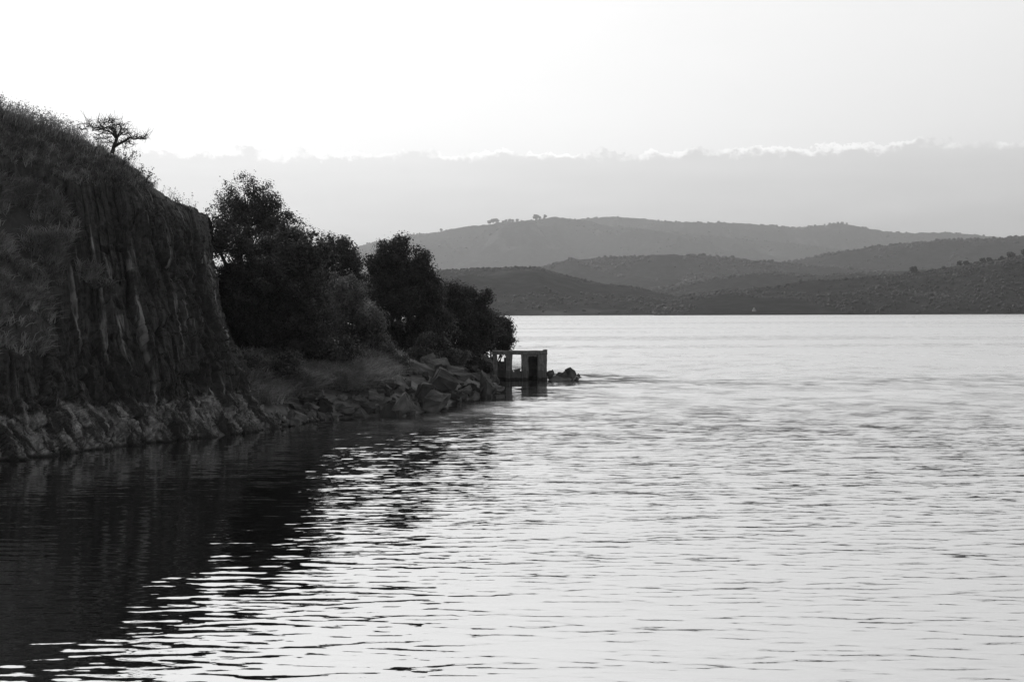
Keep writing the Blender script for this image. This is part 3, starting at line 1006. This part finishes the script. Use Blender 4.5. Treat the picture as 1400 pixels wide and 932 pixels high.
# ------------------------------------------------------------------ trees and shrubs
def leaves(acc, C, n, spread, size, r, droop=0.0):
    """n leaves around each centre of C"""
    m = len(C) * n
    c_ = np.repeat(C, n, 0) + r.normal(size=(m, 3)) * spread
    rad_ = (c_ - np.repeat(C, n, 0)) / (spread + 1e-9) + r.normal(size=(m, 3)) * 0.55      # leaves turn outward from their clump
    d = r.normal(size=(m, 3)); d[:, 2] -= droop
    d = np.cross(rad_, np.cross(d, rad_))
    d /= np.linalg.norm(d, axis=1)[:, None] + 1e-9
    s = np.cross(d, rad_)
    s /= np.linalg.norm(s, axis=1)[:, None] + 1e-9
    L = size * (0.6 + 0.8 * r.random((m, 1)))
    Wd = L * 0.30
    V = np.stack((c_ - d * L * 0.5, c_ + s * Wd, c_ + d * L * 0.5, c_ - s * Wd), 1).reshape(-1, 3)
    q = np.arange(m * 4).reshape(-1, 4)
    tone = np.repeat(np.clip(np.repeat(r.random(len(C)), n) * 0.6 + 0.4 * r.random(m), 0, 1), 4)
    acc.add(V, quads=q, tone=tone)


def make_tree(name, label, category, base, lobes, Y, mat, n_clump=420, n_leaf=90, size=0.13, spread=0.24, seed=0, shell=0.45, trunk_r=0.16, droop=0.3, group=None, depth=0.9, stems=1, even=1.0):
    """base: pixel of the foot; lobes: (px, py, rx, ry, dY) in pixels at depth Y"""
    r = np.random.default_rng(seed)
    b0 = P(base[0], base[1], Y)
    b0[2] = min(b0[2], float(bank_z(np.array([b0[0]]), np.array([Y]))[0])) if category != 'cliff' else b0[2]
    root = empty(name, b0, label, category, group)
    k = Y / F_PX
    vol = np.array([l[2] * l[3] for l in lobes], float) ** 1.1
    num = np.maximum(6, (n_clump * vol / vol.sum())).astype(int)
    cen, lob = [], []
    for (px, py, rx_, ry_, dY), m in zip(lobes, num):
        c0 = P(px, py, Y + dY)
        d = r.normal(size=(m, 3)); d /= np.linalg.norm(d, axis=1)[:, None]
        ns = max(5, int((rx_ * ry_) ** 0.5 / 4 * even))
        sub = r.normal(size=(ns, 3)); sub /= np.linalg.norm(sub, axis=1)[:, None]
        sr = 0.30 + 0.18 * r.random(ns)
        which = r.integers(ns, size=m)
        d = sub[which] * (1 - sr[which])[:, None] * (0.9 + 0.2 * hash3(which, np.int64(seed), np.int64(1)))[:, None] + d * (sr[which] * (shell + (1 - shell) * r.random(m)) ** 0.5)[:, None]
        rad = 1.0
        # uneven outline: the radius of the lobe swells and sinks with direction
        lump = 1 + 0.22 / even * r.random((m, 1)) ** 4 + 0.20 / even * fbm(d[:, 0] * 2.2 + px, d[:, 1] * 2.2 + py, d[:, 2] * 2.2, octv=3, seed=seed)[:, None]
        cen.append(c0 + d * rad * lump * np.array((rx_ * k, min(rx_, ry_) * depth * k, ry_ * k)))
        lob += [c0] * m
    cen = np.concatenate(cen); lob = np.array(lob)
    # wood: trunk to each lobe centre, branches from the lobe centre out to the clumps
    wood = Acc()
    for s_ in range(stems):
        foot = b0 + np.array((r.normal() * 0.25 * (stems > 1), r.normal() * 0.2 * (stems > 1), -0.3))
        for li, l in enumerate(lobes):
            if stems > 1 and li % stems != s_:
                continue
            c0 = P(l[0], l[1], Y + l[4]) - np.array((0, 0, l[3] * k * 0.35))
            mid = foot * 0.5 + c0 * 0.5 + np.array((r.normal() * 0.15, r.normal() * 0.15, 0.1 * (c0[2] - foot[2])))
            pts = crom([foot, foot * 0.75 + mid * 0.25 + (r.normal() * 0.05, 0, 0), mid, c0], 8)
            tube(wood, pts, np.linspace(trunk_r, trunk_r * 0.35, 8), 6)
    sel = r.permutation(len(cen))[:int(len(cen) * 0.55)]
    for j in sel:
        l0 = lob[j] - np.array((0, 0, 0.3))
        mid = l0 * 0.5 + cen[j] * 0.5 + r.normal(size=3) * 0.12
        tube(wood, [l0, mid, cen[j]], [trunk_r * 0.22, trunk_r * 0.13, 0.008], 3)
    link('trunk', wood.mesh('trunk', True, b0), M_BARK, root)
    acc = Acc()
    leaves(acc, cen, n_leaf, spread, size, r, droop)
    link('crown', acc.mesh('crown', False, b0), mat, root)
    return root


make_tree('tree', 'tallest airy round-crowned tree with sky showing through its crown', 'tree', (352, 470),
          [(338, 284, 54, 46, 0), (318, 300, 36, 34, 0.4), (362, 292, 38, 40, -0.3), (384, 312, 30, 32, 0.2), (345, 330, 56, 34, 0.5), (404, 340, 30, 36, 0.5)], 80, M_LEAF_MID,
          n_clump=520, n_leaf=75, size=0.10, spread=0.17, seed=1, shell=0.5, trunk_r=0.20, droop=0.2, even=2.6)
make_tree('tree', 'large dense black tree beside the cliff edge, below the airy one', 'tree', (368, 515),
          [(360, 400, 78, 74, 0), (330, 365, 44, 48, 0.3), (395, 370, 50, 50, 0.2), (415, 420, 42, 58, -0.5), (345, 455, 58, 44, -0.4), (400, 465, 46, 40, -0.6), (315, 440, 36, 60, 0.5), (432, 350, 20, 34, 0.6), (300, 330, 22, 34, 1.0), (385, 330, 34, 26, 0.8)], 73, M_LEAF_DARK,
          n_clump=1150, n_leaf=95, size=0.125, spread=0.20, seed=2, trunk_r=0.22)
make_tree('tree', 'round dark tree behind, between the tall tree and the mid tree', 'tree', (465, 470),
          [(452, 348, 26, 32, 0), (476, 350, 20, 26, 0.3), (462, 385, 40, 40, 0), (484, 375, 14, 24, 0), (430, 360, 24, 36, 0.5), (436, 400, 26, 40, 0)], 96, M_LEAF_MID,
          n_clump=430, n_leaf=90, size=0.14, spread=0.21, seed=3, trunk_r=0.18)
make_tree('tree', 'pale-leaved bushy tree in front of the dark ones', 'tree', (478, 495),
          [(470, 410, 34, 34, 0), (492, 430, 36, 34, -0.3), (458, 440, 34, 36, 0), (505, 448, 24, 34, 0), (480, 465, 36, 24, -0.2), (462, 393, 16, 20, 0.2), (450, 475, 30, 24, 0.2), (512, 470, 20, 22, 0), (482, 400, 14, 12, 0)], 82, M_LEAF_PALE,
          n_clump=330, n_leaf=75, size=0.13, spread=0.19, seed=4, trunk_r=0.13, droop=0.1)
make_tree('tree', 'peaked dark tree in the middle of the grove', 'tree', (548, 490),
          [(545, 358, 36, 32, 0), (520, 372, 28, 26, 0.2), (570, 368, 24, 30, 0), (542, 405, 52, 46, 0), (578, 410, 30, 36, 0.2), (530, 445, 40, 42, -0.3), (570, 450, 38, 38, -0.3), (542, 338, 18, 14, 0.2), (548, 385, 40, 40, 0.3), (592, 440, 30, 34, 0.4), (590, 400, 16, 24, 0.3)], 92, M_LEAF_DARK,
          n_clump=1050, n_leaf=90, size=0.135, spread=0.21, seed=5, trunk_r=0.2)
make_tree('tree', 'lower spreading dark tree sloping toward the ruin', 'tree', (630, 495),
          [(620, 414, 30, 28, 0), (606, 430, 28, 36, 0), (645, 425, 28, 30, 0), (662, 415, 13, 17, 0.2), (630, 452, 40, 32, -0.2), (655, 450, 30, 34, 0), (600, 462, 26, 22, -0.3)], 100, M_LEAF_DARK,
          n_clump=620, n_leaf=90, size=0.145, spread=0.21, seed=6, trunk_r=0.17)
make_tree('tree', 'outermost dark tree hanging over the concrete ruin', 'tree', (672, 502),
          [(682, 442, 20, 22, 0), (688, 458, 17, 22, 0), (672, 462, 24, 24, 0), (660, 470, 22, 16, 0.2), (683, 474, 14, 10, 0), (650, 478, 24, 12, 0.3)], 110, M_LEAF_DARK,
          n_clump=260, n_leaf=85, size=0.17, spread=0.22, seed=7, trunk_r=0.14)
make_tree('shrub', 'feathery grey shrub above the rock pile', 'shrub', (602, 502),
          [(598, 478, 32, 20, 0), (620, 484, 24, 16, 0), (582, 488, 22, 14, 0), (606, 492, 34, 10, -0.2)], 87, M_LEAF_MID,
          n_clump=190, n_leaf=80, size=0.14, spread=0.16, seed=8, trunk_r=0.05, droop=-0.6, stems=3)
make_tree('shrub', 'domed tangle of shrub under the big black tree', 'shrub', (440, 500),
          [(440, 468, 36, 30, 0), (420, 480, 26, 24, 0), (465, 480, 26, 22, 0), (440, 490, 40, 14, -0.3)], 72, M_LEAF_MID,
          n_clump=230, n_leaf=70, size=0.11, spread=0.18, seed=9, trunk_r=0.05, stems=3)
make_tree('shrub', 'small pale-leaved bush at the foot of the peaked tree', 'shrub', (529, 492),
          [(529, 478, 10, 13, 0), (536, 484, 8, 8, 0), (520, 486, 9, 8, 0)], 81, M_LEAF_PALE,
          n_clump=70, n_leaf=50, size=0.10, spread=0.12, seed=10, trunk_r=0.03, stems=2)
make_tree('shrub', 'dark shrub growing at the foot of the cliff corner', 'shrub', (345, 535),
          [(350, 505, 26, 26, 0), (372, 512, 28, 22, 0), (338, 520, 14, 18, 0), (395, 505, 22, 20, 0.3)], 66.5, M_LEAF_MID,
          n_clump=170, n_leaf=70, size=0.11, spread=0.18, seed=11, trunk_r=0.04, stems=3)
make_tree('shrub', 'low dark shrub on the bank just left of the ruin', 'shrub', (655, 508),
          [(652, 495, 16, 9, 0), (664, 499, 14, 8, 0), (640, 494, 12, 9, 0)], 106, M_LEAF_DARK,
          n_clump=80, n_leaf=60, size=0.13, spread=0.16, seed=12, trunk_r=0.03, stems=2)
make_tree('shrub', 'leafy shrub at the top of the rock pile beside the pampas grass', 'shrub', (535, 510),
          [(530, 500, 22, 12, 0), (550, 497, 14, 9, 0.2), (515, 505, 14, 9, 0)], 80, M_LEAF_MID,
          n_clump=90, n_leaf=55, size=0.10, spread=0.15, seed=13, trunk_r=0.03, stems=2)

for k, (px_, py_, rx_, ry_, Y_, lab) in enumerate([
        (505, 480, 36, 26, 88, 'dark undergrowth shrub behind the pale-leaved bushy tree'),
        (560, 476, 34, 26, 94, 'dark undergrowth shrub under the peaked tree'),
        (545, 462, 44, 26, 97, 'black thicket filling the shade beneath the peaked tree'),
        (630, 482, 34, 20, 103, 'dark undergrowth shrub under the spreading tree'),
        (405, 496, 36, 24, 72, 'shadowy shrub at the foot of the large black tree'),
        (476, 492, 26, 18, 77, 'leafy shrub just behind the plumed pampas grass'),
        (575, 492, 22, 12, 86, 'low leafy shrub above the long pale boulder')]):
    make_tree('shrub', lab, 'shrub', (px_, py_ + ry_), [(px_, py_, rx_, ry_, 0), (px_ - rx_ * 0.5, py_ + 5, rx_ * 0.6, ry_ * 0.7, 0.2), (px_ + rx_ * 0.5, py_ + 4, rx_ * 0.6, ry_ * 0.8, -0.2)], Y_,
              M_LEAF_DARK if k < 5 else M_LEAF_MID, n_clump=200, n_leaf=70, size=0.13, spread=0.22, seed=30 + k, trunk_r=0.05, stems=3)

# ------------------------------------------------------------------ bare thorn tree on the cliff top
YT = 55.2
bp = lambda zx, zy, dY=0.0: P(100 + zx / 10.0, 150 + zy / 10.0, YT + dY)
LIMBS = [
    ([(530, 600, 0), (545, 555, 0), (562, 490, 0), (590, 420, 0), (600, 380, 0)], 0.085, 0.055),
    ([(555, 515, 0), (600, 482, -0.1), (645, 458, -0.2), (700, 432, -0.3), (742, 402, -0.3), (790, 380, -0.4), (830, 405, -0.4), (880, 398, -0.5), (930, 402, -0.5), (992, 400, -0.6)], 0.065, 0.012),
    ([(590, 400, 0), (540, 332, 0.2), (490, 300, 0.3), (400, 272, 0.3), (330, 280, 0.4), (265, 290, 0.4)], 0.045, 0.010),
    ([(595, 385, 0), (565, 320, -0.2), (520, 262, -0.2), (470, 240, -0.3), (400, 265, -0.3), (330, 245, -0.3), (270, 255, -0.3), (242, 215, -0.4), (205, 155, -0.4)], 0.045, 0.010),
    ([(242, 215, -0.4), (180, 235, -0.4), (115, 275, -0.4)], 0.012, 0.006),
    ([(600, 380, 0), (570, 280, 0.3), (525, 235, 0.4), (545, 190, 0.4), (475, 168, 0.4), (505, 125, 0.4)], 0.040, 0.010),
    ([(600, 380, 0), (640, 300, 0.2), (650, 240, 0.3), (620, 210, 0.3), (560, 215, 0.3)], 0.040, 0.010),
    ([(600, 385, 0), (650, 340, -0.3), (700, 300, -0.4), (735, 270, -0.5)], 0.035, 0.010),
    ([(660, 340, -0.3), (720, 340, -0.3), (780, 322, -0.4)], 0.022, 0.008),
    ([(470, 240, -0.3), (430, 195, -0.3), (425, 150, -0.3)], 0.018, 0.006),
    ([(400, 265, -0.3), (370, 210, -0.4), (340, 150, -0.4)], 0.016, 0.006),
    ([(540, 332, 0.2), (460, 330, 0.3), (390, 325, 0.3), (345, 350, 0.3)], 0.020, 0.006),
    ([(530, 370, 0.1), (440, 395, 0.2), (380, 390, 0.3), (310, 415, 0.3)], 0.014, 0.005),
    ([(700, 432, -0.3), (760, 445, -0.3), (830, 490, -0.4)], 0.016, 0.006),
    ([(720, 430, -0.3), (710, 490, -0.3), (700, 540, -0.3)], 0.010, 0.005),
    ([(560, 470, 0), (510, 440, 0.1), (470, 460, 0.2)], 0.012, 0.005),
    ([(930, 402, -0.5), (965, 380, -0.5), (985, 360, -0.5)], 0.012, 0.006),
    ([(880, 398, -0.5), (870, 370, -0.5)], 0.010, 0.005),
    ([(650, 240, 0.3), (690, 205, 0.3)], 0.012, 0.005),
    ([(545, 190, 0.4), (525, 150, 0.4)], 0.010, 0.005),
]
r = np.random.default_rng(5)
tb = bp(535, 590)
thorn = empty('thorn_tree', tb, 'bare crooked thorn tree alone on the skyline of the cliff top', 'tree')
tw, br, tg = Acc(), Acc(), Acc()
for i, (pts, r0, r1) in enumerate(LIMBS):
    pp = crom([bp(*q) for q in pts], len(pts) * 3)
    tube(tw if i == 0 else br, pp, np.linspace(r0, r1, len(pp)), 6)
    if i == 0:
        continue
    for j in range(2, len(pp)):
        for rep in range(3):
            d = r.normal(size=3); d[2] = abs(d[2]) * 0.7 + 0.05
            d /= np.linalg.norm(d)
            L = 0.10 + 0.28 * r.random()
            e1 = pp[j] + d * L * 0.5 + r.normal(size=3) * 0.03
            e2 = e1 + (d + r.normal(size=3) * 0.6) * L * 0.5
            tube(tg, [pp[j], e1, e2], [0.011, 0.008, 0.004], 3)
            if r.random() < 0.6:
                tube(tg, [e1, e1 + r.normal(size=3) * 0.10], [0.007, 0.004], 3)
link('trunk', tw.mesh('trunk', True, tb), M_BARK, thorn)
link('branches', br.mesh('branches', True, tb), M_BARK, thorn)
link('twigs', tg.mesh('twigs', True, tb), M_BARK, thorn, kind='stuff')

# ------------------------------------------------------------------ grass
def blades(acc, base, dirn, L, width, r, sag=0.35, tone=None):
    """bent tapering blades: base (m,3), dirn (m,3) unit, L (m,)"""
    m = len(base)
    side = np.cross(dirn, r.normal(size=(m, 3)))
    side /= np.linalg.norm(side, axis=1)[:, None] + 1e-9
    hor = dirn * (1, 1, 0) + r.normal(size=(m, 3)) * (0.3, 0.3, 0)
    mid = base + dirn * L[:, None] * 0.55
    tip = base + dirn * L[:, None] + hor * (L * sag)[:, None] - np.array((0, 0, 1)) * (L * sag * 0.45)[:, None]
    w2 = side * width
    V = np.stack((base - w2, base + w2, mid + w2 * 0.8, mid - w2 * 0.8, tip), 1).reshape(-1, 3)
    i = np.arange(m)[:, None] * 5
    tn = np.repeat(r.random(m) if tone is None else tone, 5)
    acc.add(V, quads=i + np.array((0, 1, 2, 3)), tris=i + np.array((3, 2, 4)), tone=tn)


r = np.random.default_rng(9)
up = np.array((0, 0, 1.0))
acc, dark = Acc(), Acc()
inframe = (PX > -30) & (PX < 330) & (T < 0.86) & (PY > 100)
cand = np.argwhere(inframe & (GRASS > 0.45))
# weight by true area so density is even over the slope
area = np.linalg.norm(np.cross(du, dv), axis=2)
wgt = area[cand[:, 0], cand[:, 1]] * GRASS[cand[:, 0], cand[:, 1]] ** 2
clump_n = fbm(G[:, :, 0] * 0.7, G[:, :, 1] * 0.7, G[:, :, 2] * 0.7, octv=2, seed=61)[cand[:, 0], cand[:, 1]]
wgt = wgt * np.clip(0.45 + 1.3 * clump_n, 0.03, 2)
pick = cand[r.choice(len(cand), 5200, p=wgt / wgt.sum())]
for which, (i_, j_) in enumerate(pick):
    b_, n_ = CL[i_, j_], N[i_, j_]
    m = 22
    d = n_ * 0.5 + up * 0.75 + r.normal(size=(m, 3)) * 0.38
    d /= np.linalg.norm(d, axis=1)[:, None]
    base = b_ + r.normal(size=(m, 3)) * 0.07 - n_ * 0.04
    ctone = r.random()
    py_ = PY[i_, j_]
    L = (0.28 + 0.34 * r.random(m)) * (0.7 + 0.6 * r.random()) * (1 - 0.62 * sstep(T[i_, j_], 0.58, 0.68))
    dst = dark if r.random() < (0.55 if PX[i_, j_] > 130 or py_ < 250 else 0.25) else acc
    blades(dst, base, d, L, 0.014, r, 0.4, np.clip(ctone * 0.6 + 0.4 * r.random(m), 0, 1))
link('grass', acc.mesh('grass'), M_GRASS, label='pale dry grass in tussocks over the left cliff slope', category='grass', kind='stuff')
link('grass', dark.mesh('grass'), M_GRASS_DARK, label='darker coarse grass on the upper cliff slope', category='grass', kind='stuff')

# thin stalks along the skyline
acc = Acc()
rid = np.argwhere((T > 0.70) & (T < 0.775) & (PX > -20) & (PX < 262))
for i_, j_ in rid[r.choice(len(rid), 900)]:
    px_ = PX[i_, j_]
    if r.random() > np.interp(px_, [90, 120, 170, 200], [1.0, 0.5, 0.3, 0.05]):
        continue
    b_ = CL[i_, j_]
    m = 5
    d = up + np.array((0.18, 0, 0)) + r.normal(size=(m, 3)) * 0.22
    d /= np.linalg.norm(d, axis=1)[:, None]
    base = b_ + r.normal(size=(m, 3)) * 0.10 - up * 0.05
    L = (0.35 + 0.55 * r.random(m)) * (1.0 if px_ < 110 else 0.65)
    blades(acc, base, d, L, 0.011, r, 0.25)
    tips = base + d * L[:, None] * 0.95
    leaves(acc, tips, 3, 0.035, 0.06, r)
link('grass', acc.mesh('grass'), M_GRASS, label='thin seed-headed stalks along the skyline of the cliff', category='grass', kind='stuff')

# small spindly weeds leaning out from the skyline below the thorn tree
for k, (px_, py_, s, lab) in enumerate([(172, 218, 1.0, 'bent dark weed just below the thorn tree on the skyline'), (188, 236, 0.9, 'sparse leafy weed on the skyline below the bent one'),
                                       (200, 248, 0.9, 'spindly weed lowest on the steep part of the skyline'), (243, 279, 0.7, 'tiny weed on the skyline shoulder near the tall tree')]):
    Yw = np.interp(px_, [139, 189, 228, 262], [57.8, 56.8, 56.5, 56.6])
    b_ = P(px_ - 4, py_ + 5, Yw)
    o = empty('weed', b_, lab, 'weed', 'weeds on the cliff skyline')
    st, lf = Acc(), Acc()
    tips = []
    for q in range(7):
        d = np.array((0.55, 0, 0.7)) + r.normal(size=3) * 0.4
        e1 = b_ + d * 0.25 * s
        e2 = e1 + (d + r.normal(size=3) * 0.5) * 0.30 * s
        tube(st, [b_ - up * 0.1, e1, e2], [0.012, 0.008, 0.004], 3)
        tips += [e1 * 0.5 + e2 * 0.5, e2]
    leaves(lf, np.array(tips), 6, 0.06, 0.075, r)
    link('stem', st.mesh('stem', True, b_), M_BARK, o)
    link('foliage', lf.mesh('foliage', False, b_), M_LEAF_MID, o)

# long grass over the bank below the trees
acc = Acc()
n = 0
while n < 2600:
    px_, py_ = 330 + 215 * r.random(), 490 + 62 * r.random()
    lim = np.interp(px_, [330, 400, 440, 500, 545], [575, 545, 532, 535, 515])
    if py_ > lim or r.random() > 0.4 + 0.6 * (400 < px_ < 520):
        n += 0.2
        continue
    n += 1
    a_, b2 = ab(px_, py_)
    Ys = np.linspace(55, 100, 300)
    hit = np.nonzero(CAMH + b2 * Ys <= bank_z(a_ * Ys, Ys))[0]
    if not len(hit):
        continue
    Yh = Ys[hit[0]]
    b_ = np.array((a_ * Yh, Yh, CAMH + b2 * Yh))
    m = 18
    d = up + np.array((0.2, -0.2, 0)) + r.normal(size=(m, 3)) * 0.4
    d /= np.linalg.norm(d, axis=1)[:, None]
    blades(acc, b_ + r.normal(size=(m, 3)) * (0.15, 0.15, 0.03), d, (0.4 + 0.6 * r.random(m)), 0.018, r, 0.45, np.clip(0.6 * r.random() + 0.4 * r.random(m), 0, 1))
link('grass', acc.mesh('grass'), M_GRASS, label='long soft grass over the bank below the grove', category='grass', kind='stuff')


def pampas(px_, py_, Yp, hpx, label, plumes, seed):
    r = np.random.default_rng(seed)
    b_ = P(px_, py_, Yp)
    o = empty('pampas_grass', b_, label, 'grass', 'tall grass tussocks on the bank')
    k = Yp / F_PX
    ac = Acc()
    m = 1500
    an = r.random(m) * 6.283
    tilt = np.abs(r.normal(size=m)) * 0.42
    d = np.stack((np.sin(tilt) * np.cos(an), np.sin(tilt) * np.sin(an), np.cos(tilt)), 1)
    blades(ac, b_ + np.stack((np.cos(an), np.sin(an), 0 * an), 1) * (r.random(m) * 0.35)[:, None] - up * 0.2, d, (0.5 + 0.5 * r.random(m)) * hpx * k, 0.018, r, 0.5)
    link('foliage', ac.mesh('foliage', False, b_), M_GRASS, o)
    for q in plumes:
        t_ = P(q[0], q[1], Yp)
        f_ = P(q[0] + (px_ - q[0]) * 0.5, q[1] + 26, Yp)
        s_ = Acc()
        tube(s_, [b_, f_, t_], [0.012, 0.010, 0.006], 4)
        leaves(s_, np.linspace(t_, t_ * 0.62 + f_ * 0.38, 16), 22, 0.028, 0.075, r, 0)
        link('plume', s_.mesh('plume', False, b_), M_PLUME, o)


pampas(483, 535, 74.5, 48, 'tall pampas grass tussock with pale upright plumes', [(475, 468), (480, 467), (485, 470), (466, 474), (490, 474)], 3)
pampas(505, 536, 74.8, 34, 'low grass tussock to the right of the plumed pampas grass', [], 4)
pampas(430, 535, 69.5, 36, 'low drooping grass tussock above the small rock heap', [], 5)
pampas(455, 536, 72.0, 36, 'broad drooping grass tussock left of the plumed pampas grass', [], 6)

# ------------------------------------------------------------------ hazy air
hz = Acc()
x0, x1, y0, y1, z0, z1 = -8000, 8000, -400, 11500, -6, 545
hz.add([(x0, y0, z0), (x1, y0, z0), (x1, y1, z0), (x0, y1, z0), (x0, y0, z1), (x1, y0, z1), (x1, y1, z1), (x0, y1, z1)],
       quads=[(0, 3, 2, 1), (4, 5, 6, 7), (0, 1, 5, 4), (1, 2, 6, 5), (2, 3, 7, 6), (3, 0, 4, 7)])
M_HAZE = bpy.data.materials.new('haze_air')
M_HAZE.use_nodes = True
t = NT(M_HAZE.node_tree)
out = t.n('ShaderNodeOutputMaterial')
pv = t.n('ShaderNodeVolumePrincipled')
pv.inputs['Color'].default_value = (0.9, 0.9, 0.9, 1)
pv.inputs['Density'].default_value = HAZE_DENSITY
pv.inputs['Anisotropy'].default_value = 0.55
t.link(pv.outputs[0], out.inputs['Volume'])
hm = hz.mesh('haze')
link('haze', hm, M_HAZE, label='thin pale haze over the lake and hills', kind='stuff')
